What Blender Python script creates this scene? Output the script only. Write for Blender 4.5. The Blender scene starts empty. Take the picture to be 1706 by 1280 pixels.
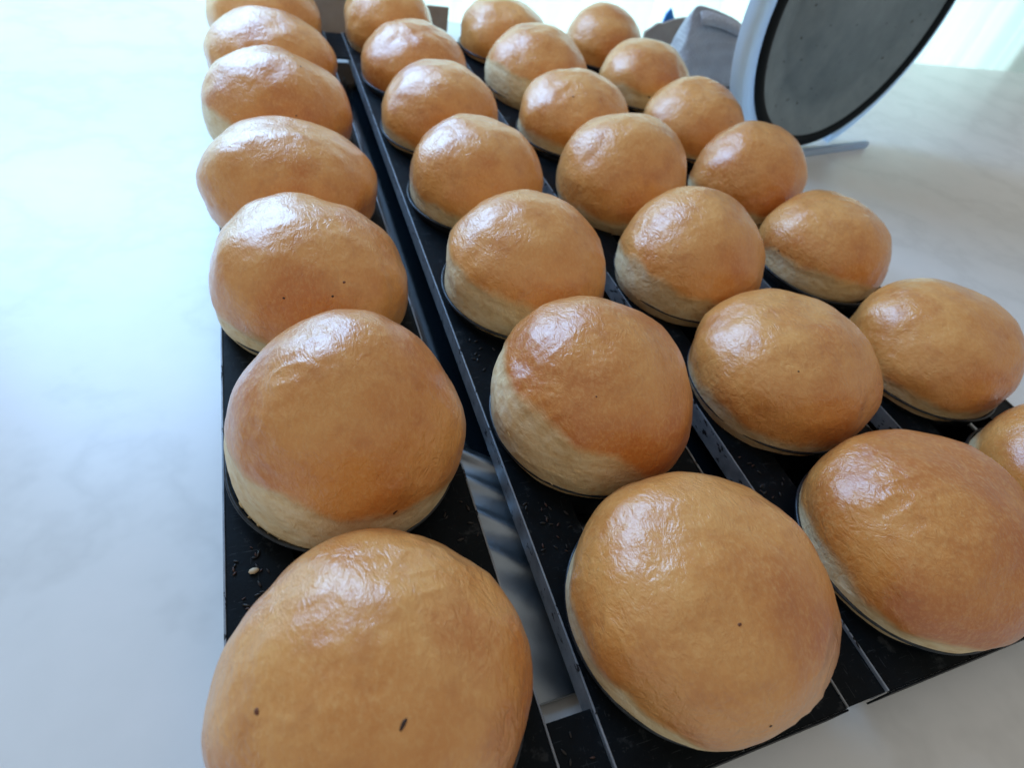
import bpy, bmesh, math, random
import numpy as np
from mathutils import Vector

# ------------------------------------------------------------------ camera, world, lamps, exposure
U = 0.12                       # one column pitch of the tray, in metres
sc = bpy.context.scene
col = sc.collection
def V(x, y, z): return Vector((x*U, y*U, z*U))

cd = bpy.data.cameras.new('camera'); cam = bpy.data.objects.new('camera', cd); col.objects.link(cam)
cam.location = V(-0.1009, -0.4705, 1.6659)
cam.rotation_euler = (0.75494, -0.16972, -0.32131)
cd.sensor_fit = 'HORIZONTAL'; cd.sensor_width = 36.0; cd.lens = 976.5/1706*36
cd.clip_start = 0.005; cd.clip_end = 60
cd.dof.use_dof = True; cd.dof.focus_distance = 2.05*U; cd.dof.aperture_fstop = 11.0
sc.camera = cam

w = bpy.data.worlds.new('World'); sc.world = w; w.use_nodes = True
bg = w.node_tree.nodes['Background']
bg.inputs['Color'].default_value = (1.0, 0.965, 0.91, 1); bg.inputs['Strength'].default_value = 0.35

def area(name, loc, target, sx, sy, watts, color):
    l = bpy.data.lights.new(name, 'AREA'); l.shape = 'RECTANGLE'
    l.size = sx*U; l.size_y = sy*U; l.energy = watts; l.color = color
    o = bpy.data.objects.new(name, l); col.objects.link(o)
    o.location = V(*loc)
    d = V(*target) - o.location
    o.rotation_euler = d.to_track_quat('-Z', 'Y').to_euler()
    return o
# open upper half of the window, up and behind to the left; daylight behind the curtain
area('window_light', (-1.9, 8.2, 4.1), (1.2, 2.2, 0), 5.0, 5.0, 11.0, (0.33, 0.60, 1.0))
area('curtain_daylight', (4.2, 8.6, -0.2), (4.2, 6.0, -0.2), 17, 3.6, 10.5, (0.74, 0.97, 1.0))

sc.view_settings.view_transform = 'Standard'; sc.view_settings.look = 'None'
sc.view_settings.exposure = 0.15; sc.view_settings.gamma = 1.0
sc.render.engine = 'CYCLES'
sc.cycles.use_denoising = True; sc.cycles.use_adaptive_sampling = True; sc.cycles.adaptive_threshold = 0.025
sc.cycles.max_bounces = 6; sc.cycles.diffuse_bounces = 3; sc.cycles.glossy_bounces = 4; sc.cycles.caustics_reflective = False

# ------------------------------------------------------------------ helpers
def tag(o, label=None, cat=None, group=None, kind=None):
    if label: o['label'] = label
    if cat: o['category'] = cat
    if group: o['group'] = group
    if kind: o['kind'] = kind
    return o

def link(name, me, mat, parent=None):
    o = bpy.data.objects.new(name, me); col.objects.link(o)
    if mat and not me.materials: me.materials.append(mat)
    if parent: o.parent = parent
    return o

def mesh(name, verts, faces, smooth=False):
    me = bpy.data.meshes.new(name)
    me.from_pydata([(x*U, y*U, z*U) for x, y, z in verts], [], faces); me.update()
    if smooth: me.polygons.foreach_set('use_smooth', [True]*len(me.polygons))
    return me

def empty(name, loc=(0, 0, 0)):
    o = bpy.data.objects.new(name, None); col.objects.link(o); o.location = V(*loc)
    o.empty_display_size = 0.02
    return o

def box_mesh(name, x0, x1, y0, y1, z0, z1, bevel=0.0, seg=2):
    bm = bmesh.new()
    r = bmesh.ops.create_cube(bm, size=1)
    for v in bm.verts:
        v.co = Vector(((x0+x1)/2*U + v.co.x*(x1-x0)*U, (y0+y1)/2*U + v.co.y*(y1-y0)*U, (z0+z1)/2*U + v.co.z*(z1-z0)*U))
    if bevel > 0:
        bmesh.ops.bevel(bm, geom=bm.edges[:], offset=bevel*U, segments=seg, affect='EDGES', profile=0.6)
    me = bpy.data.meshes.new(name); bm.to_mesh(me); bm.free()
    return me

def lathe(name, prof, n=64, smooth=True):
    """prof: list of (r, z); revolved about z"""
    vs = []; fs = []
    for (r, z) in prof:
        for k in range(n):
            a = 2*math.pi*k/n; vs.append((r*math.cos(a), r*math.sin(a), z))
    for i in range(len(prof)-1):
        for k in range(n):
            fs.append((i*n+k, i*n+(k+1) % n, (i+1)*n+(k+1) % n, (i+1)*n+k))
    return mesh(name, vs, fs, smooth)

# gradient noise in numpy
_rs = np.random.RandomState(7)
_perm = np.concatenate([_rs.permutation(256)]*3)
_grad = _rs.normal(size=(256, 3)); _grad /= np.linalg.norm(_grad, axis=1)[:, None]
def gnoise(p):
    i = np.floor(p).astype(int); f = p - i; i &= 255
    u = f*f*f*(f*(f*6-15)+10)
    out = 0
    for dx in (0, 1):
        for dy in (0, 1):
            for dz in (0, 1):
                h = _perm[_perm[_perm[(i[:, 0]+dx) & 255] + ((i[:, 1]+dy) & 255)] + ((i[:, 2]+dz) & 255)]
                d = f - np.array([dx, dy, dz])
                g = (_grad[h]*d).sum(1)
                wx = u[:, 0] if dx else 1-u[:, 0]; wy = u[:, 1] if dy else 1-u[:, 1]; wz = u[:, 2] if dz else 1-u[:, 2]
                out = out + g*wx*wy*wz
    return out
def fbm(p, oct=3):
    s = 0; a = 1.0
    for _ in range(oct):
        s = s + a*gnoise(p); p = p*2.03 + 17.1; a *= 0.5
    return s
def sstep(e0, e1, x):
    t = np.clip((x-e0)/(e1-e0), 0, 1); return t*t*(3-2*t)

# ------------------------------------------------------------------ materials
class NT:
    def __init__(s, name):
        s.m = bpy.data.materials.new(name); s.m.use_nodes = True
        s.t = s.m.node_tree; s.t.nodes.clear()
        s.out = s.n('ShaderNodeOutputMaterial')
    def n(s, typ, **kw):
        nd = s.t.nodes.new(typ)
        for k, v in kw.items(): setattr(nd, k, v)
        return nd
    def l(s, a, b): s.t.links.new(a, b)
    def setv(s, nd, **kw):
        for k, v in kw.items(): nd.inputs[k.replace('_', ' ')].default_value = v
        return nd
    def noise(s, vec, scale, detail=3, rough=0.55, w=None, dist=0.0):
        nd = s.n('ShaderNodeTexNoise'); nd.noise_dimensions = '4D' if w is not None else '3D'
        nd.inputs['Scale'].default_value = scale; nd.inputs['Detail'].default_value = detail
        nd.inputs['Roughness'].default_value = rough; nd.inputs['Distortion'].default_value = dist
        s.l(vec, nd.inputs['Vector'])
        if w is not None: s.l(w, nd.inputs['W'])
        return nd.outputs['Fac']
    def ramp(s, fac, stops):
        nd = s.n('ShaderNodeValToRGB'); e = nd.color_ramp.elements
        while len(e) > 1: e.remove(e[-1])
        e[0].position = stops[0][0]; e[0].color = (*stops[0][1], 1)
        for p, c in stops[1:]:
            x = e.new(p); x.color = (*c, 1)
        s.l(fac, nd.inputs['Fac']); return nd.outputs['Color']
    def mix(s, fac, a, b, blend='MIX'):
        nd = s.n('ShaderNodeMix'); nd.data_type = 'RGBA'; nd.blend_type = blend
        ins = [i for i in nd.inputs if i.type == 'RGBA']; f = nd.inputs[0]
        for src, dst in ((fac, f), (a, ins[0]), (b, ins[1])):
            if hasattr(src, 'is_output'): s.l(src, dst)
            elif isinstance(src, (int, float)): dst.default_value = src
            else: dst.default_value = (*src, 1)
        return [o for o in nd.outputs if o.type == 'RGBA'][0]
    def math(s, op, a, b=None, clamp=False):
        nd = s.n('ShaderNodeMath', operation=op, use_clamp=clamp)
        for k, src in enumerate((a, b)):
            if src is None: continue
            if hasattr(src, 'is_output'): s.l(src, nd.inputs[k])
            else: nd.inputs[k].default_value = src
        return nd.outputs[0]
    def obj(s): return s.n('ShaderNodeTexCoord').outputs['Object']
    def mapping(s, vec, scale=(1, 1, 1), rot=(0, 0, 0), loc=(0, 0, 0)):
        nd = s.n('ShaderNodeMapping'); nd.inputs['Scale'].default_value = scale
        nd.inputs['Rotation'].default_value = rot; nd.inputs['Location'].default_value = loc
        s.l(vec, nd.inputs['Vector']); return nd.outputs['Vector']
    def bump(s, h, strength, dist, normal=None):
        nd = s.n('ShaderNodeBump'); (s.l(strength, nd.inputs['Strength']) if hasattr(strength, 'is_output') else setattr(nd.inputs['Strength'], 'default_value', strength)); nd.inputs['Distance'].default_value = dist
        s.l(h, nd.inputs['Height'])
        if normal is not None: s.l(normal, nd.inputs['Normal'])
        return nd.outputs['Normal']
    def bsdf(s, **kw):
        nd = s.n('ShaderNodeBsdfPrincipled')
        for k, v in kw.items():
            i = nd.inputs[k]
            if hasattr(v, 'is_output'): s.l(v, i)
            elif isinstance(v, tuple): i.default_value = (*v, 1) if len(v) == 3 and i.type == 'RGBA' else v
            else: i.default_value = v
        s.l(nd.outputs[0], s.out.inputs[0]); return nd
K = 1/U     # object coordinates are metres: texture scales given per tray pitch

def bun_material():
    t = NT('glazed_bread')
    ob0 = t.obj(); rv = t.n('ShaderNodeObjectInfo').outputs['Random']; rnd = t.math('MULTIPLY', rv, 9.0)
    va = t.n('ShaderNodeVectorMath', operation='ADD'); t.l(ob0, va.inputs[0]); t.l(rnd, va.inputs[1]); ob = va.outputs[0]
    bake = t.n('ShaderNodeAttribute', attribute_name='bake').outputs['Fac']
    edge = t.noise(ob, 9*K, 4, 0.70)
    b = t.math('ADD', bake, t.math('MULTIPLY', t.math('SUBTRACT', edge, 0.5), 0.75))
    patch = t.noise(ob, 2.4*K, 3, 0.55)
    tone = t.math('ADD', patch, t.math('MULTIPLY', t.math('SUBTRACT', rv, 0.5), 0.24))
    gold = t.ramp(tone, [(0.28, (0.58, 0.182, 0.034)), (0.45, (0.73, 0.300, 0.068)), (0.60, (0.81, 0.385, 0.108)), (0.76, (0.65, 0.226, 0.047))])
    fine = t.noise(t.mapping(ob, (1.5, 0.8, 1), (0.2, 0.1, 0.5)), 60*K, 3, 0.70)
    gold = t.mix(t.math('MULTIPLY', t.math('SUBTRACT', fine, 0.46, True), 1.5, True), gold, (0.90, 0.54, 0.20))
    mott = t.noise(ob, 8*K, 3, 0.65)
    gold = t.mix(t.math('MULTIPLY', t.math('SUBTRACT', mott, 0.52, True), 2.0, True), gold, (0.50, 0.150, 0.030))
    pore = t.n('ShaderNodeTexVoronoi', feature='F1'); pore.inputs['Scale'].default_value = 34*K; t.l(ob, pore.inputs['Vector'])
    fib = t.noise(t.mapping(ob, (1, 1, 1.9), (0.15, 0.1, 0.0)), 17*K, 4, 0.68)
    pale = t.ramp(fib, [(0.30, (0.74, 0.54, 0.27)), (0.5, (0.87, 0.71, 0.42)), (0.72, (0.92, 0.81, 0.56))])
    tan = t.mix(0.5, pale, (0.70, 0.42, 0.16))
    lo = t.mix(t.ramp(b, [(0.10, (0, 0, 0)), (0.50, (1, 1, 1))]), pale, tan)
    c = t.mix(t.ramp(b, [(0.35, (0, 0, 0)), (0.80, (1, 1, 1))]), lo, gold)
    vo = t.n('ShaderNodeTexVoronoi', feature='F1'); vo.inputs['Scale'].default_value = 7.5*K
    t.l(ob, vo.inputs['Vector'])
    sp = t.ramp(vo.outputs['Distance'], [(0.02, (1, 1, 1)), (0.05, (0, 0, 0))])
    keep = t.math('GREATER_THAN', mott, 0.66)
    c = t.mix(t.math('MULTIPLY', t.math('MULTIPLY', sp, keep), 0.6), c, (0.12, 0.04, 0.015))
    gloss = t.ramp(b, [(0.2, (0.12, 0.12, 0.12)), (0.8, (1, 1, 1))])
    wn = t.noise(t.mapping(ob, (1.5, 0.75, 1.2), (0.3, 0.2, 0.6)), 19*K, 3, 0.60, dist=0.8)
    wr = t.math('SUBTRACT', 1.0, t.math('MULTIPLY', t.math('ABSOLUTE', t.math('SUBTRACT', wn, 0.5)), 4.0), True)
    msk = t.math('MULTIPLY', t.math('SUBTRACT', patch, 0.36, True), 5.0, True)
    wrm = t.math('MULTIPLY', wr, t.math('ADD', 0.15, t.math('MULTIPLY', msk, 0.85)))
    n1 = t.bump(wrm, 0.50, 0.00060)
    n2 = t.bump(fine, 0.60, 0.00042, n1)
    nb = t.bump(pore.outputs['Distance'], 0.35, 0.0006, n2)
    nf = t.bump(fib, t.math('SUBTRACT', 0.5, t.math('MULTIPLY', gloss, 0.4)), 0.0007, nb)
    bs = t.bsdf(**{'Base Color': c, 'Normal': nf, 'Roughness': t.math('SUBTRACT', 0.60, t.math('MULTIPLY', gloss, 0.25)),
        'Specular IOR Level': 0.55, 'Coat Weight': t.math('MULTIPLY', gloss, 0.75), 'Coat Roughness': 0.24, 'Coat IOR': 1.5,
        'Sheen Weight': 0.04, 'Sheen Roughness': 0.4})
    t.l(n2, bs.inputs['Coat Normal'])
    return t.m

def simple(name, colr, rough=0.5, metal=0.0, **kw):
    t = NT(name); t.bsdf(**{'Base Color': colr, 'Roughness': rough, 'Metallic': metal, **kw}); return t.m

def tray_material():
    t = NT('seasoned_black_steel')
    ob = t.n('ShaderNodeNewGeometry').outputs['Position']
    a = t.noise(ob, 9*K, 5, 0.65); s = t.noise(ob, 70*K, 3, 0.7)
    c = t.ramp(a, [(0.35, (0.0015, 0.0035, 0.0055)), (0.6, (0.003, 0.0065, 0.010)), (0.66, (0.026, 0.031, 0.036))])
    c = t.mix(t.math('MULTIPLY', t.math('GREATER_THAN', s, 0.66), 0.5), c, (0.035, 0.04, 0.042))
    sc1 = t.noise(t.mapping(ob, (1, 16, 1), (0, 0, 0.5)), 9*K, 2, 0.6); sc2 = t.noise(t.mapping(ob, (14, 1, 1), (0, 0, 0.2)), 9*K, 2, 0.6)
    scr = t.math('MULTIPLY', t.math('ADD', t.math('GREATER_THAN', sc1, 0.69), t.math('GREATER_THAN', sc2, 0.70), True), 0.45)
    c = t.mix(scr, c, (0.05, 0.06, 0.068))
    r = t.math('ADD', 0.34, t.math('MULTIPLY', a, 0.3))
    n = t.bump(s, 0.25, 0.0003); n = t.bump(a, 0.25, 0.001, n)
    t.bsdf(**{'Base Color': c, 'Roughness': r, 'Metallic': 0.0, 'Specular IOR Level': 0.11, 'Normal': n})
    return t.m

def flange_material():
    t = NT('worn_steel_edge')
    ob = t.n('ShaderNodeNewGeometry').outputs['Position']
    a = t.noise(ob, 10*K, 5, 0.7); s = t.noise(t.mapping(ob, (1, 0.45, 1)), 38*K, 3, 0.6)
    k = t.math('GREATER_THAN', s, 0.63)
    c = t.ramp(a, [(0.3, (0.17, 0.20, 0.23)), (0.7, (0.33, 0.375, 0.42))])
    c = t.mix(k, c, (0.01, 0.01, 0.012))
    t.bsdf(**{'Base Color': c, 'Roughness': 0.45, 'Metallic': 0.25, 'Normal': t.bump(a, 0.3, 0.0006)})
    return t.m

def steel_material():
    t = NT('wavy_polished_steel')
    ob = t.n('ShaderNodeNewGeometry').outputs['Position']
    br = t.noise(t.mapping(ob, (0.5, 12, 1), (0, 0, 0.70)), 6*K, 3, 0.6)
    sm = t.noise(ob, 8*K, 3, 0.5)
    c = t.ramp(sm, [(0.3, (0.30, 0.345, 0.38)), (0.7, (0.40, 0.445, 0.48))])
    n = t.bump(br, 0.15, 0.0004)
    t.bsdf(**{'Base Color': c, 'Roughness': t.math('ADD', 0.30, t.math('MULTIPLY', sm, 0.12)), 'Metallic': 1.0, 'Normal': n})
    return t.m

def marble_material():
    t = NT('pale_marble')
    ob = t.n('ShaderNodeNewGeometry').outputs['Position']
    a = t.noise(ob, 0.9*K, 5, 0.6); b = t.noise(ob, 6*K, 5, 0.6)
    vein = t.math('ABSOLUTE', t.math('SUBTRACT', a, 0.5))
    c = t.ramp(vein, [(0.0, (0.76, 0.78, 0.77)), (0.05, (0.83, 0.85, 0.84)), (0.2, (0.88, 0.89, 0.88))])
    c = t.mix(t.math('MULTIPLY', b, 0.20), c, (0.72, 0.74, 0.73))
    t.bsdf(**{'Base Color': c, 'Roughness': 0.28, 'Specular IOR Level': 0.5})
    return t.m

def curtain_material():
    t = NT('white_sheer_cloth')
    ob = t.obj()
    wv = t.noise(ob, 120*K, 2, 0.6)
    d = t.n('ShaderNodeBsdfDiffuse'); d.inputs['Color'].default_value = (0.86, 0.90, 0.90, 1)
    tr = t.n('ShaderNodeBsdfTranslucent'); tr.inputs['Color'].default_value = (0.84, 0.92, 0.91, 1)
    n = t.bump(wv, 0.2, 0.0005); t.l(n, d.inputs['Normal'])
    mx = t.n('ShaderNodeMixShader'); mx.inputs[0].default_value = 0.6
    t.l(d.outputs[0], mx.inputs[1]); t.l(tr.outputs[0], mx.inputs[2]); t.l(mx.outputs[0], t.out.inputs[0])
    return t.m

def card_material():
    t = NT('brown_cardboard')
    ob = t.obj(); a = t.noise(ob, 5*K, 4, 0.6); fl = t.noise(t.mapping(ob, (14, 1, 1)), 6*K, 2, 0.5)
    c = t.ramp(a, [(0.3, (0.32, 0.265, 0.225)), (0.7, (0.40, 0.335, 0.29))])
    t.bsdf(**{'Base Color': c, 'Roughness': 0.85, 'Normal': t.bump(fl, 0.2, 0.0006)})
    return t.m

def bag_material():
    t = NT('dotted_grey_paper')
    ob = t.obj()
    m = t.mapping(ob, (1, 1, 1), (0, 0.78, 0))
    ck = t.n('ShaderNodeTexVoronoi', feature='F1'); ck.inputs['Scale'].default_value = 30*K; ck.inputs['Randomness'].default_value = 0.0
    t.l(m, ck.inputs['Vector'])
    dot = t.math('LESS_THAN', ck.outputs['Distance'], 0.30)
    a = t.noise(ob, 5*K, 3, 0.5)
    c = t.ramp(a, [(0.3, (0.42, 0.41, 0.44)), (0.7, (0.54, 0.53, 0.55))])
    c = t.mix(t.math('MULTIPLY', dot, 0.5), c, (0.76, 0.78, 0.80))
    n = t.bump(t.noise(ob, 5*K, 4, 0.6, dist=0.8), 0.8, 0.006)
    t.bsdf(**{'Base Color': c, 'Roughness': 0.55, 'Normal': n})
    return t.m

def drum_material():
    t = NT('brushed_grey_drum')
    ob = t.obj(); a = t.noise(ob, 4*K, 4, 0.6); s = t.noise(ob, 14*K, 2, 0.6)
    c = t.ramp(a, [(0.3, (0.17, 0.235, 0.27)), (0.7, (0.24, 0.315, 0.355))])
    c = t.mix(t.math('GREATER_THAN', s, 0.72), c, (0.04, 0.05, 0.05))
    t.bsdf(**{'Base Color': c, 'Roughness': 0.55, 'Metallic': 0.0})
    return t.m

def shell_material():
    t = NT('white_shell_lit_through')  # translucency and pale blue added so the white housing looks lit by the window
    d = t.n('ShaderNodeBsdfPrincipled'); d.inputs['Base Color'].default_value = (0.66, 0.78, 0.90, 1); d.inputs['Roughness'].default_value = 0.3
    tr = t.n('ShaderNodeBsdfTranslucent'); tr.inputs['Color'].default_value = (0.55, 0.75, 0.95, 1)
    mx = t.n('ShaderNodeMixShader'); mx.inputs[0].default_value = 0.45
    t.l(d.outputs[0], mx.inputs[1]); t.l(tr.outputs[0], mx.inputs[2]); t.l(mx.outputs[0], t.out.inputs[0])
    return t.m

M = dict(bun=bun_material(), tray=tray_material(), flange=flange_material(), steel=steel_material(), marble=marble_material(),
         curtain=curtain_material(), card=card_material(), bag=bag_material(), drum=drum_material(),
         dark=simple('glossy_dark_panel', (0.004, 0.009, 0.014), 0.14), white=shell_material(), rubber=simple('black_rubber', (0.006, 0.011, 0.015), 0.6, 0.0, **{'Specular IOR Level': 0.15}),
         blue=simple('blue_plastic', (0.03, 0.24, 0.75), 0.35), fleck=simple('burnt_crumb', (0.045, 0.022, 0.014), 0.6),
         rust=simple('scorched_spot', (0.16, 0.05, 0.02), 0.5), seed_pale=simple('pale_seed_husk', (0.62, 0.52, 0.36), 0.5),
         seed_dark=simple('dark_seed_husk', (0.022, 0.020, 0.019), 0.42), seed_brown=simple('brown_seed_husk', (0.06, 0.025, 0.016), 0.45),
         shred=simple('torn_bread_skin', (0.78, 0.66, 0.42), 0.55))

# ------------------------------------------------------------------ setting: counter top
ZC = -0.44
o = link('counter', box_mesh('counter', -4.5, 14, -3.0, 6.8, ZC-0.5, ZC, 0.03), M['marble']); tag(o, kind='structure')

# ------------------------------------------------------------------ steel sheet under the tray
ss = np.arange(-0.27, 1.1001, 0.0125); nt = 130
tlo = (-0.33-0.64*ss)/0.768; thi = np.minimum((0.768*ss+0.09)/0.64, (3.4-0.64*ss)/0.768)
TT = tlo[:, None] + (thi-tlo)[:, None]*np.linspace(0, 1, nt)[None, :]; SS = ss[:, None] + 0*TT
XX = 0.64*SS + 0.768*TT; YY = 0.768*SS - 0.64*TT
zz = 0*SS
for q_, a_, w_ in [(0.30, .006, .06), (0.55, .006, .05), (0.68, .010, .03), (0.81, .014, .028), (0.945, .012, .025), (1.06, .022, .025)]:
    zz += a_*np.exp(-((SS-q_-0.012*np.sin(3*TT))/w_)**2)
vs = np.stack([XX, YY, ZC+0.016+zz], -1).reshape(-1, 3).tolist()
ii, jj = np.meshgrid(np.arange(len(ss)-1), np.arange(nt-1), indexing='ij'); a_ = (ii*nt+jj).ravel()
o = link('steel_sheet', mesh('steel_sheet', vs, np.stack([a_, a_+1, a_+nt+1, a_+nt], 1)[:, ::-1].tolist(), True), M['steel'])
sm_ = o.modifiers.new('thickness', 'SOLIDIFY'); sm_.thickness = 0.008*U; sm_.offset = 0
tag(o, 'rippled grey steel sheet lying under the front of the black tray', 'steel sheet')
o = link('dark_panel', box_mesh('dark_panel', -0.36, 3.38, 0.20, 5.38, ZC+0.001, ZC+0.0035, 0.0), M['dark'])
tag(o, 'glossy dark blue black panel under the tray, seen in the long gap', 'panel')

# ------------------------------------------------------------------ tray
Q = 0.862; ZP = -0.21; RZ = -0.150; RC = 0.412
tray = empty('baking_tray', (1.5, 2.5, ZC))
tag(tray, 'black steel baking tray of four cupped strips holding all the buns', 'baking tray')
def tlink(name, me, mat, parent=None):
    o = link(name, me, mat, parent or tray)
    if parent is None: o.location = -tray.location
    return o
Y0, Y1 = -0.415, 5.435
HWs = [(-0.400, 0.432), (0.598, 1.408), (1.596, 2.412), (2.594, 3.420)]
def strip_plate(xc, xl, xr):
    th = 0.012
    ys = [Y0, -RC-0.0005, -RC] ; 
    r = RC-0.052
    ys = [Y0]
    for k in range(7):
        cy = k*Q
        for s in np.linspace(-1, 1, 33):
            ys.append(cy + r*math.sin(s*math.pi/2))
    ys.append(max(Y1, 6*Q + r + 0.004))
    ys = sorted(y for y in ys if y <= Y1) + ([Y1] if ys[-1] > Y1 else [])
    def inner(y):
        k = min(range(7), key=lambda i: abs(y-i*Q)); d = abs(y-k*Q)
        c = math.sqrt(max(r*r-d*d, 0))
        if y < 0: return max(c, 0.004)
        if y > 6*Q: return max(c, 0.004)
        return max(c, 0.20)
    vs = []; fs = []
    for side, xo in ((-1, xl), (1, xr)):
        b0 = len(vs)
        for y in ys:
            xi = xc + side*inner(y)
            for z in (ZP, ZP-th):
                vs.append((xo, y, z)); vs.append((xi, y, z))
        n = len(ys)
        for i in range(n-1):
            a = b0+4*i; b = a+4
            q = [(a, a+1, b+1, b), (a+2, b+2, b+3, a+3), (a+1, a+3, b+3, b+1), (a, b, b+2, a+2)]
            fs += [f if side < 0 else f[::-1] for f in q]
        for a in (b0, b0+4*(n-1)):
            fs.append((a, a+1, a+3, a+2))
    return mesh('strip', vs, fs)
cup_prof = []
for (r, z) in [(0.30, ZC+0.026), (0.33, ZC+0.03), (0.345, ZC+0.06), (RC-0.030, ZP-0.02), (RC-0.022, RZ-0.01)]: cup_prof.append((r, z))
cup_me = lathe('cup', [(0.001, ZC+0.026)] + cup_prof + [(RC-0.030, RZ-0.012), (RC-0.040, ZP-0.02), (0.335, ZC+0.07), (0.001, ZC+0.04)], 72)
rim_prof = [(RC-0.007 + 0.007*math.cos(a), RZ + 0.007*math.sin(a)) for a in np.linspace(0, 2*math.pi, 11)]
rim_me = lathe('rim', rim_prof, 96)
rim_mat = None
def rim_material():
    t = NT('worn_rolled_rim'); ob = t.n('ShaderNodeNewGeometry').outputs['Position']
    a = t.noise(ob, 14*K, 4, 0.7)
    t.bsdf(**{'Base Color': t.ramp(a, [(0.4, (0.012, 0.018, 0.024)), (0.75, (0.06, 0.07, 0.08))]), 'Roughness': 0.34, 'Metallic': 0.4}); return t.m
rim_mat = rim_material()
cups = {}
for c, (xl, xr) in enumerate(HWs):
    s = tlink('strip', strip_plate(c, xl, xr), M['tray'])
    for xo, sg in ((xl, -1), (xr, 1)):
        # folded edge: a small raised bead on top, then the skirt hanging down
        e = 0.007
        x0, x1 = (xo-e, xo) if sg < 0 else (xo, xo+e)
        zlow = ZC+0.006 if (c, sg) in ((0, -1), (3, 1)) else ZP-0.095
        f = tlink('flange', box_mesh('flange', x0, x1, Y0+0.002, Y1-0.002, zlow, ZP+0.006, 0.0025), M['flange'], s)
    tlink('front_skirt', box_mesh('front_skirt', xl, xr, Y0-0.007, Y0-0.0005, ZP-0.13, ZP+0.004, 0.002), M['tray'], s)
    for k in range(7):
        cu = tlink('cup', cup_me, M['tray']); cu.location = cu.location + V(c, k*Q, 0); cups[(c, k)] = cu
        tlink('rim', rim_me, rim_mat, cu)
for c in range(3):
    xl, xr = HWs[c][1]+0.011, HWs[c+1][0]-0.011
    tlink('cross_strap', box_mesh('cross_strap', xl, xr, Y0+0.003, -0.178, ZP-0.020, ZP-0.003, 0.003), M['tray'])
    tlink('cross_strap', box_mesh('cross_strap', xl, xr, 4.87, Y1-0.003, ZP-0.020, ZP-0.003, 0.003), M['tray'])

# ------------------------------------------------------------------ buns
# (column,row): dx, dy, radius, dome height, peak shift x, peak shift y, browning: z0, gx, gy
B = {
 (0,0): (-0.008, 0.007, 0.410, 0.268, 0.00, 0.00, -0.17, 0.00, 0.00),
 (0,1): (0.022, -0.014, 0.400, 0.375, 0.00, 0.02, -0.05, 0.30, 0.22),
 (0,2): (-0.005, 0.020, 0.425, 0.260, -0.10, 0.00, -0.13, 0.14, 0.14),
 (0,3): (-0.028, -0.011, 0.440, 0.239, -0.08, 0.00, -0.15, 0.00, 0.04),
 (0,4): (-0.036, 0.002, 0.438, 0.273, -0.04, 0.00, -0.08, 0.26, 0.06),
 (0,5): (-0.032, -0.009, 0.434, 0.230, 0.00, 0.00, -0.20, 0.00, 0.00),
 (0,6): (-0.030, 0.001, 0.430, 0.262, 0.00, 0.00, -0.20, 0.00, 0.00),
 (1,0): (0.000, 0.000, 0.418, 0.269, -0.02, 0.00, -0.11, 0.16, -0.02),
 (1,1): (0.001, -0.003, 0.414, 0.325, -0.02, 0.02, -0.05, 0.44, 0.12),
 (1,2): (0.012, -0.005, 0.413, 0.290, 0.00, 0.00, -0.07, 0.36, 0.10),
 (1,3): (0.004, 0.003, 0.399, 0.277, 0.00, 0.00, -0.12, 0.16, 0.06),
 (1,4): (-0.004, 0.010, 0.399, 0.255, 0.00, 0.00, -0.14, 0.08, 0.04),
 (1,5): (0.005, 0.020, 0.399, 0.225, 0.02, 0.00, -0.20, 0.04, 0.00),
 (1,6): (-0.040, 0.026, 0.375, 0.262, 0.00, 0.00, -0.18, 0.08, 0.00),
 (2,0): (0.000, 0.000, 0.410, 0.270, 0.00, 0.00, -0.13, 0.10, 0.06),
 (2,1): (-0.003, 0.004, 0.417, 0.269, 0.02, 0.00, -0.12, 0.05, 0.12),
 (2,2): (-0.022, -0.018, 0.400, 0.313, 0.03, 0.03, -0.10, 0.20, 0.12),
 (2,3): (-0.014, -0.003, 0.422, 0.330, 0.00, 0.00, -0.16, 0.04, 0.06),
 (2,4): (-0.006, 0.008, 0.406, 0.265, 0.00, 0.00, -0.13, 0.10, 0.06),
 (2,5): (0.015, -0.008, 0.425, 0.278, 0.00, 0.00, -0.07, 0.26, 0.14),
 (2,6): (0.014, -0.002, 0.413, 0.230, 0.00, 0.00, -0.20, 0.00, 0.00),
 (3,0): (0.000, 0.000, 0.410, 0.270, 0.00, 0.00, -0.08, 0.08, 0.08),
 (3,1): (0.000, 0.000, 0.408, 0.265, 0.00, 0.00, -0.13, 0.06, 0.06),
 (3,2): (0.010, 0.040, 0.390, 0.255, 0.00, 0.00, -0.11, 0.10, 0.14),
 (3,3): (-0.030, -0.024, 0.388, 0.305, 0.00, 0.00, -0.13, 0.06, 0.12),
 (3,4): (0.030, -0.020, 0.398, 0.255, 0.03, 0.00, -0.17, 0.04, 0.04),
 (3,5): (0.029, -0.017, 0.393, 0.252, 0.00, 0.00, -0.10, 0.08, 0.20),
 (3,6): (0.024, -0.008, 0.378, 0.258, 0.00, 0.00, -0.20, 0.00, 0.00),
}
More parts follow.
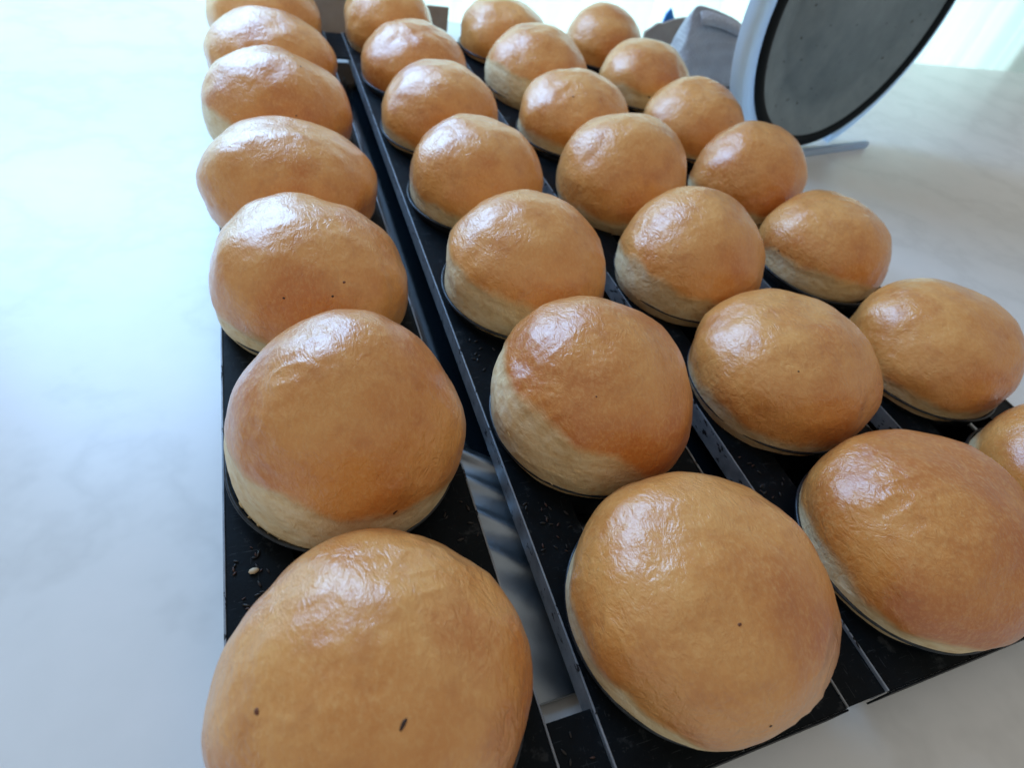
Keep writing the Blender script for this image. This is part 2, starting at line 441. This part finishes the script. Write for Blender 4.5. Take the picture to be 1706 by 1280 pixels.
LAB = {
 (0,0): 'largest nearest glossy bun, left of the front row, with a black fleck',
 (0,1): 'tall golden bun second from front in leftmost column, wide pale band low at left',
 (0,2): 'lopsided wrinkled bun third from front in leftmost column, with tiny dark specks',
 (0,3): 'wide low bun fourth from front in leftmost column, cut by the frame',
 (0,4): 'golden bun fifth from front in leftmost column, pale patch on its left side',
 (0,5): 'flat golden bun sixth from front in leftmost column',
 (0,6): 'farthest bun of the leftmost column, beside the brown cardboard box',
 (1,0): 'big glossy bun at front of second column, its dark cup rim showing at left',
 (1,1): 'round bun second from front in second column, broad pale crescent along its left',
 (1,2): 'golden bun third from front in second column, tall pale left side',
 (1,3): 'smooth bun fourth from front in second column from the left',
 (1,4): 'bun fifth from front in second column from the left',
 (1,5): 'low bun sixth from front in second column from the left',
 (1,6): 'farthest bun of the second column, in front of the cardboard box corner',
 (2,0): 'bun at front of third column, only its cup edge inside the photo at right',
 (2,1): 'golden bun second from front in third column, cut by the right frame edge',
 (2,2): 'cone topped bun third from front in third column, pale lower left side',
 (2,3): 'tall smooth round bun fourth from front in third column',
 (2,4): 'bun fifth from front in third column, one small dark speck near its top',
 (2,5): 'bun sixth from front in third column, pale whitish lower left side',
 (2,6): 'farthest bun of the third column, against the bright white curtain',
 (3,0): 'front bun of the rightmost column, outside the photo at right',
 (3,1): 'second bun from front in the rightmost column, outside the photo at right',
 (3,2): 'small bun third from front in rightmost column, half cut by the frame',
 (3,3): 'bun fourth from front in rightmost column, below the round black ringed opening',
 (3,4): 'leaning bun fifth from front in rightmost column, in front of the dotted grey bag',
 (3,5): 'bun sixth from front in rightmost column, pale greyish skirt at its front',
 (3,6): 'farthest bun of the rightmost column, alone against the white curtain',
}
def bun_surface(key, seed, th, s, hi):
    """th angle, s in 0..1 dome (0 pole, 1 equator), 1..2 down into the cup -> positions (local, tray units), bake"""
    dx, dy, a, b, kx, ky, z0, gx, gy = B[key]
    ph = np.clip(s, 0, 1)*math.pi/2
    ze = -0.05                                         # widest point sits low, just above the cup rim
    bt = b*1.07
    r = a*np.sin(ph)**0.97; z = ze + (bt-ze)*np.cos(ph)
    d = np.clip(s-1, 0, 1)
    r = np.where(s > 1, a*(1-0.022*np.clip(d/0.42, 0, 1)**2 - 0.16*np.clip((d-0.42)/0.58, 0, 1)), r)
    z = np.where(s > 1, ze - 0.25*d, z)
    x = r*np.cos(th); y = r*np.sin(th)
    up = np.clip(z, 0, None)/bt
    nrm = np.stack([x/a**2, y/a**2, np.clip(z-ze, 0, None)/(bt-ze)**2], 1); nrm /= np.linalg.norm(nrm, axis=1)[:, None]+1e-9
    x = x + kx*up**1.5*0.6; y = y + ky*up**1.5*0.6
    P = np.stack([x, y, z], 1); so = P + np.array([seed*3.7, seed*1.3, seed*2.1])
    fade = sstep(2.0, 1.2, s) if False else 1-sstep(1.0, 1.5, s)*0.7
    disp = 0.036*gnoise(so*2.6) + 0.015*gnoise(so*6.0+5) + 0.005*gnoise(so*12+2)
    wr = 1-np.abs(gnoise(so*np.array([9., 14., 9.])+3)*2)
    disp = disp + 0.0050*np.clip(wr, 0, 1)**3*sstep(0.05, 0.45, gnoise(so*2.2+11))
    disp = disp + 0.0022*gnoise(so*22)
    h = z - z0 + gx*x + gy*y + 0.06*gnoise(so*3+9) + 0.04*gnoise(so*8+4)
    bake = sstep(-0.055, 0.065, h)
    lip = sstep(-0.035, 0.004, h)
    disp = disp - 0.005*(1-lip)
    P = P + nrm*(disp*fade)[:, None]
    return P, bake
def make_bun(key):
    c, k = key; i = c*7+k
    hi = k <= 1 or (k == 2)
    nu, nv = (220, 150) if k <= 1 else ((160, 110) if k <= 3 else (112, 76))
    sv = np.concatenate([np.linspace(0, 1, int(nv*0.72), endpoint=False)[1:], np.linspace(1, 2, nv-int(nv*0.72))])
    tv = np.linspace(0, 2*math.pi, nu, endpoint=False)
    S, T = np.meshgrid(sv, tv, indexing='ij')
    s = np.concatenate([[0.0], S.ravel()]); th = np.concatenate([[0.0], T.ravel()])
    P, bake = bun_surface(key, i+1, th, s, hi)
    me = bpy.data.meshes.new('bread_bun')
    n = len(sv); ii, jj = np.meshgrid(np.arange(n-1), np.arange(nu), indexing='ij')
    a = 1+ii*nu+jj; b_ = 1+ii*nu+(jj+1) % nu
    quads = np.stack([a, a+nu, b_+nu, b_], -1).reshape(-1, 4)
    tris = [(0, 1+j, 1+(j+1) % nu) for j in range(nu)]
    faces = quads.tolist() + tris
    me.from_pydata((P*U).tolist(), [], faces); me.update()
    me.polygons.foreach_set('use_smooth', [True]*len(me.polygons))
    at = me.attributes.new('bake', 'FLOAT', 'POINT'); at.data.foreach_set('value', bake.astype(np.float32))
    o = link('bread_bun', me, M['bun'])
    o.location = V(c+B[key][0], k*Q+B[key][1], 0)
    tag(o, LAB[key], 'bun', 'glazed buns in the black tray')
    return o
buns = {key: make_bun(key) for key in B}
for key, cu in cups.items():                        # each cup is as wide as the bun that filled it
    f = max(0.93, min(1.0, (B[key][2]+0.006)/RC)); cu.scale = (f, f, 1)
    cu.location = cu.location + V(0.6*max(min(B[key][0], 0.03), -0.01), 0.6*max(min(B[key][1], 0.02), -0.02), 0)

# burnt flecks and torn skin on the crust: small real lumps set on the surface
def surf_point(key, th, s):
    i = key[0]*7+key[1]+1; e = 0.004
    P, _ = bun_surface(key, i, np.array([th, th+e, th]), np.array([s, s, s+e]), True)
    n = np.cross(P[1]-P[0], P[2]-P[0]); n /= np.linalg.norm(n)
    if n[2] < 0 and s < 1: n = -n
    return Vector(P[0]), Vector(n)
rng = random.Random(3)
def blob(name, sx, sy, sz, seed):
    r = random.Random(seed); bm = bmesh.new(); bmesh.ops.create_icosphere(bm, subdivisions=2, radius=1)
    for v in bm.verts:
        f = 1 + r.uniform(-0.22, 0.22); v.co = Vector((v.co.x*sx*f, v.co.y*sy*f, v.co.z*sz*f))*U
    me = bpy.data.meshes.new(name); bm.to_mesh(me); bm.free()
    me.polygons.foreach_set('use_smooth', [True]*len(me.polygons)); return me
def fleck(key, th, s, sx, sy, rot, mat, name='burnt_fleck', sz=0.0022):
    p, n = surf_point(key, th, s)
    o = link(name, blob(name, sx, sy, sz, hash((key, round(th*100))) % 999), M[mat], buns[key])
    o.location = p*U
    q = n.to_track_quat('Z', 'Y'); o.rotation_mode = 'QUATERNION'
    from mathutils import Quaternion
    o.rotation_quaternion = q @ Quaternion((0, 0, 1), rot)
PI = math.pi
FL = [((0,0), -1.47, 0.27, 0.013, 0.0045, 0.75, 'fleck'), ((0,0), -2.95, 0.46, 0.008, 0.006, 0.2, 'rust'), 
      ((0,1), -1.31, 0.92, 0.010, 0.005, 0.4, 'fleck'),  ((0,2), -1.15, 0.55, 0.007, 0.005, 0.3, 'rust'),
      ((0,2), -1.36, 0.62, 0.005, 0.004, 0, 'fleck'), ((0,2), -1.88, 0.62, 0.005, 0.004, 0, 'fleck'), 
      ((1,1), -2.18, 0.47, 0.004, 0.003, 0, 'rust'), ((1,0), -2.07, 0.32, 0.006, 0.004, 0.9, 'rust'),
      ((1,0), -1.73, 0.77, 0.005, 0.004, 0, 'fleck'), ((2,4), -2.19, 0.44, 0.007, 0.005, 0, 'fleck'), ((3,5), -1.91, 0.98, 0.010, 0.007, 0, 'fleck'),
      ((3,2), -3.05, 0.94, 0.006, 0.005, 0, 'fleck'), ((2,1), -2.39, 0.51, 0.004, 0.003, 0, 'fleck'),
      ((0,4), -1.36, 0.72, 0.005, 0.004, 0, 'fleck'), ((0,4), -0.62, 0.29, 0.005, 0.004, 0, 'fleck'), ((3,4), -1.37, 0.62, 0.005, 0.004, 0, 'fleck'),
      ((2,3), 1.63, 0.28, 0.009, 0.004, 0, 'rust')]
for f in FL: fleck(*f)
for th, s_, L in [(-2.75, 1.36, .012), (-2.62, 1.42, .016), (-2.50, 1.38, .010), (-2.40, 1.44, .018), (-2.28, 1.40, .014), (-2.15, 1.45, .012), (-2.0, 1.42, .010), (-1.86, 1.44, .014)]:
    fleck((0,1), th, s_, L, 0.0022, rng.uniform(0, PI), 'shred', 'torn_shred', 0.005)
for th, s_, L in [(-2.85, 0.98, .014), (-2.30, 1.38, .012), (-2.1, 1.42, .009)]:
    fleck((1,1), th, s_, L, 0.0018, rng.uniform(0, PI), 'shred', 'torn_shred', 0.004)

# ------------------------------------------------------------------ seeds on the tray
def seed_mesh(L, W, H, mat):
    bm = bmesh.new(); bmesh.ops.create_uvsphere(bm, u_segments=8, v_segments=6, radius=1)
    for v in bm.verts:
        t = v.co.x; k = 1-0.35*max(t, 0)
        v.co = Vector((v.co.x*L, v.co.y*W*k, v.co.z*H))*U
    me = bpy.data.meshes.new('seed'); bm.to_mesh(me); bm.free(); me.materials.append(mat)
    me.polygons.foreach_set('use_smooth', [True]*len(me.polygons)); return me
dark_me = [seed_mesh(0.0115, 0.0036, 0.0032, M['seed_dark']), seed_mesh(0.0095, 0.0034, 0.003, M['seed_brown']), seed_mesh(0.0125, 0.004, 0.0034, M['seed_dark'])]
def scatter(n, x0, x1, y0, y1, label, c, z=ZP):
    done = 0
    while done < n:
        x = rng.uniform(x0, x1); y = rng.uniform(y0, y1)
        if c is not None:
            k = round(y/Q)
            if math.hypot(x-c, y-k*Q) < RC+0.018 or abs(x-c) < 0.225: continue
        o = link('seed', dark_me[rng.choice((0, 0, 1, 2))], None); o.location = V(x, y, z+0.0034)
        o.rotation_euler = (0, 0, rng.uniform(0, PI)); s = rng.uniform(0.7, 1.15); o.scale = (s, s, s)
        tag(o, label, 'seed', 'dark seeds on ' + label[label.index('lying on')+9:]); done += 1
scatter(26, -0.385, -0.21, 0.27, 0.60, 'tiny dark seed lying on the left corner of the tray beside the nearest buns', 0)
scatter(14, 0.21, 0.42, 0.27, 0.60, 'tiny dark seed lying on the tray right of the leftmost column', 0)
scatter(18, 0.615, 0.79, 0.30, 0.60, 'tiny dark seed lying on the tray left edge of second column near front', 1)
scatter(10, 0.615, 0.79, 1.15, 1.45, 'tiny dark seed lying on the tray left edge of second column further back', 1)
scatter(12, 1.615, 1.79, 0.27, 0.60, 'tiny dark seed lying on the tray left edge of third column', 2)
scatter(10, 0.45, 0.58, -0.40, -0.20, 'tiny dark seed lying on the front cross strap of the tray', None, ZP-0.003)
o = link('seed', seed_mesh(0.017, 0.011, 0.007, M['seed_pale']), None); o.location = V(-0.318, 0.487, ZP+0.007); o.rotation_euler = (0, 0, 0.1)
tag(o, 'single pale sesame seed on the black tray at far left', 'seed')

# ------------------------------------------------------------------ curtain
vs = []; fs = []; nx = 420; zs = [-3.2, -2.0, -1.2, -0.6, -0.2, 0.2, 0.6, 1.0, 1.5]
for j, z in enumerate(zs):
    for i in range(nx+1):
        x = -5.5 + 20*i/nx
        f = 0.10*math.sin(x*5.1+0.5*math.sin(x*1.3)+0.12*z) + 0.05*math.sin(x*11.3+1.0+0.3*z) + 0.02*math.sin(x*23+z)
        vs.append((x+0.03*math.sin(7*x+z), 7.5+f, z))
for j in range(len(zs)-1):
    for i in range(nx):
        a = j*(nx+1)+i; fs.append((a, a+1, a+nx+2, a+nx+1))
me = mesh('curtain', vs, fs, True); o = link('curtain', me, M['curtain'])
sm = o.modifiers.new('thickness', 'SOLIDIFY'); sm.thickness = 0.0006
tag(o, 'bright white daylit curtain hanging in folds behind the tray', 'curtain')

# ------------------------------------------------------------------ cardboard box
bx = empty('cardboard_box', (0.9, 6.3, ZC)); tag(bx, 'brown cardboard box in shade behind the far left buns, low flap at its right', 'cardboard box')
def blink(name, me, mat, root):
    o = link(name, me, mat, root); o.location = -root.location; return o
X0, X1, YA, YB, ZT, W = -0.10, 1.06, 6.05, 6.55, 0.85, 0.03
blink('front_panel', box_mesh('front_panel', X0, X1, YA, YA+W, ZC+0.004, ZT, 0.006), M['card'], bx)
blink('back_panel', box_mesh('back_panel', X0, X1, YB-W, YB, ZC+0.004, ZT, 0.006), M['card'], bx)
blink('side_panel', box_mesh('side_panel', X0, X0+W, YA+W+0.002, YB-W-0.002, ZC+0.004, ZT, 0.006), M['card'], bx)
blink('side_panel', box_mesh('side_panel', X1-W, X1, YA+W+0.002, YB-W-0.002, ZC+0.004, ZT, 0.006), M['card'], bx)
blink('bottom_panel', box_mesh('bottom_panel', X0+W+.002, X1-W-.002, YA+W+0.002, YB-W-0.002, ZC+0.006, ZC+0.036, 0.006), M['card'], bx)
blink('side_flap', box_mesh('side_flap', X1+0.002, 1.72, YA+0.01, YA+W+0.01, ZC+0.004, -0.105, 0.006), M['card'], bx)

# ------------------------------------------------------------------ dotted paper bag
def bag():
    root = empty('paper_bag', (4.6, 5.45, ZC)); tag(root, 'grey white dotted paper bag with a folded top beside the round opening', 'bag'); root.scale = (1, 1, 0.90)
    # cross-section outlines (x0, x1, y0, y1) going up; top pinched and folded over
    rows = [(-0.52, 0.60, -0.20, 0.22, 0.005), (-0.55, 0.62, -0.22, 0.24, 0.10), (-0.54, 0.60, -0.20, 0.22, 0.28), (-0.53, 0.54, -0.16, 0.19, 0.44),
            (-0.52, 0.46, -0.12, 0.14, 0.55), (-0.50, 0.34, -0.07, 0.08, 0.64), (-0.47, 0.20, -0.03, 0.04, 0.71), (-0.42, 0.05, -0.012, 0.012, 0.755)]
    n = 48; vs = []; fs = []
    for x0, x1, y0, y1, z in rows:
        for k in range(n):
            a = 2*PI*k/n; cx, sx = math.cos(a), math.sin(a)
            ex = abs(cx)**0.5*math.copysign(1, cx); ey = abs(sx)**0.55*math.copysign(1, sx)
            x = (x0+x1)/2 + (x1-x0)/2*ex; y = (y0+y1)/2 + (y1-y0)/2*ey
            wob = 0.018*math.sin(6*a+z*9)+0.012*math.sin(11*a-z*14)
            zz = z + (0.10*(x/0.5)*-1 if z > 0.5 else 0)*(z-0.5)/0.25
            vs.append((x*(1+wob), y*(1+2*wob), zz))
    for j in range(len(rows)-1):
        for k in range(n):
            fs.append((j*n+k, j*n+(k+1) % n, (j+1)*n+(k+1) % n, (j+1)*n+k))
    fs.append(tuple(range(n))[::-1]); fs.append(tuple((len(rows)-1)*n+k for k in range(n)))
    b = link('bag_body', mesh('bag_body', vs, fs, True), M['bag'], root)
    b.modifiers.new('round', 'SUBSURF').levels = 2; b.modifiers['round'].render_levels = 2
    # folded flap along the sloping top
    pts = [(-0.44, 0.775), (-0.30, 0.79), (-0.10, 0.755), (0.10, 0.70), (0.28, 0.63), (0.42, 0.55)]
    vs = []; fs = []
    for i, (x, z) in enumerate(pts):
        wv = 0.008*math.sin(i*2.1)
        vs += [(x, -0.02+wv, z), (x+0.02, -0.11+wv, z-0.05), (x+0.01, -0.115-wv, z-0.12)]
    for i in range(len(pts)-1):
        a = 3*i; fs += [(a, a+3, a+4, a+1), (a+1, a+4, a+5, a+2)]
    f = link('folded_flap', mesh('folded_flap', vs, fs, True), M['bag'], root)
    f.modifiers.new('thick', 'SOLIDIFY').thickness = 0.012*U
    f.modifiers.new('round', 'SUBSURF').levels = 2
bag()
# torn cardboard flap and blue scrap left of the bag
vs = [(3.98, 5.95, ZC), (4.62, 5.98, ZC), (4.62, 5.98, 0.03), (4.44, 5.97, 0.045), (4.30, 5.96, 0.02), (4.16, 5.955, -0.03), (4.09, 5.95, -0.035), (4.02, 5.95, -0.09), (3.96, 5.95, -0.13)]
n = len(vs); vs2 = vs + [(x, y+0.035, z) for x, y, z in vs]
fs = [tuple(range(n)), tuple(range(2*n-1, n-1, -1))] + [(i, i+n, (i+1) % n+n, (i+1) % n) for i in range(n)]
o = link('cardboard_piece', mesh('cardboard_piece', vs2, fs), M['card']); tag(o, 'torn edged brown cardboard piece left of the dotted grey bag', 'cardboard')
vs = [(4.22, 6.10, -0.09), (4.40, 6.11, -0.06), (4.37, 6.10, 0.0), (4.29, 6.11, 0.075), (4.25, 6.10, 0.0)]
vs = [(4.24, 6.10, ZC), (4.42, 6.12, ZC), (4.42, 6.11, -0.03), (4.37, 6.10, 0.0), (4.31, 6.11, 0.085), (4.26, 6.10, 0.03), (4.25, 6.10, -0.03)]
n = len(vs); vs2 = vs + [(x, y+0.03, z) for x, y, z in vs]
fs = [tuple(range(n)), tuple(range(2*n-1, n-1, -1))] + [(i, i+n, (i+1) % n+n, (i+1) % n) for i in range(n)]
o = link('plastic_scrap', mesh('plastic_scrap', vs2, fs), M['blue']); tag(o, 'small bright blue plastic scrap peeking out behind brown cardboard', 'plastic scrap')

# ------------------------------------------------------------------ white machine with round opening
mc = empty('machine', (4.74, 3.9, ZC)); tag(mc, 'white machine with a round black ringed grey opening at upper right', 'machine')
def ring(name, prof, mat, c, yaw):
    me = lathe(name, prof, 128)
    o = link(name, me, mat, mc); o.rotation_euler = (PI/2, 0, yaw); o.location = V(*c) - mc.location
    return o
R0 = 1.20; yaw = 0.20; cen = (4.74, 3.83, 0.80)
cenf = (cen[0]-0.02*math.sin(yaw), cen[1]+0.02*math.cos(yaw), cen[2])
# profile: (r, depth) with depth towards the viewer after rotation
ring('black_gasket', [(R0+0.015, -0.10), (R0+0.012, -0.03), (R0-0.02, -0.01), (R0-0.07, -0.015), (R0-0.09, -0.04), (R0-0.09, -0.10)], M['rubber'], cenf, yaw)
ring('grey_drum', [(R0-0.085, -0.045), (R0-0.11, -0.055), (R0-0.22, -0.10), (R0-0.24, -0.115), (R0-0.40, -0.13), (R0-0.42, -0.11), (R0-0.60, -0.12), (R0-0.62, -0.10), (0.001, -0.10)], M['drum'], cenf, yaw)
# body: rounded drum housing standing on the counter, flat at its foot
RB = R0+0.15; zb = ZC+0.004-cen[2]; a0 = math.asin(zb/RB)
outl = [(RB*math.cos(a), RB*math.sin(a)) for a in np.linspace(a0, PI-a0, 90)]
prof = [(1.0-0.10, 0.07), (1.0-0.06, 0.0735), (1.0-0.025, 0.085), (1.0-0.006, 0.115), (1.0, 0.15), (1.0, 0.20)]
vs = []; fs = []
n = len(outl)
icir = []
for x, z in outl:                                  # inner edge of the panel follows the round opening
    d_ = math.hypot(x, z); icir.append((x/d_*(R0+0.012), max(z/d_*(R0+0.012), zb+0.004)))
for x, z in icir: vs.append((x, 0.066, z))
for f, y in prof[1:]:
    for x, z in outl: vs.append((x*f, y, zb + (z-zb)*f))
for q in range(len(prof)-1):
    for k in range(n-1):
        a = q*n+k; fs.append((a, a+1, a+1+n, a+n))
bd = link('body', mesh('body', vs, fs, True), M['white'], mc)
bd.location = V(*cen) - mc.location; bd.rotation_euler = (0, 0, yaw)
for p_ in bd.data.polygons: p_.use_smooth = True
bar = link('ledge', box_mesh('ledge', -0.55, 0.85, -0.06, 0.0, -0.03, 0.03, 0.012), M['white'], mc)
bar.location = V(4.85, 3.80, ZC+0.035) - mc.location; bar.rotation_euler = (0, 0, yaw)
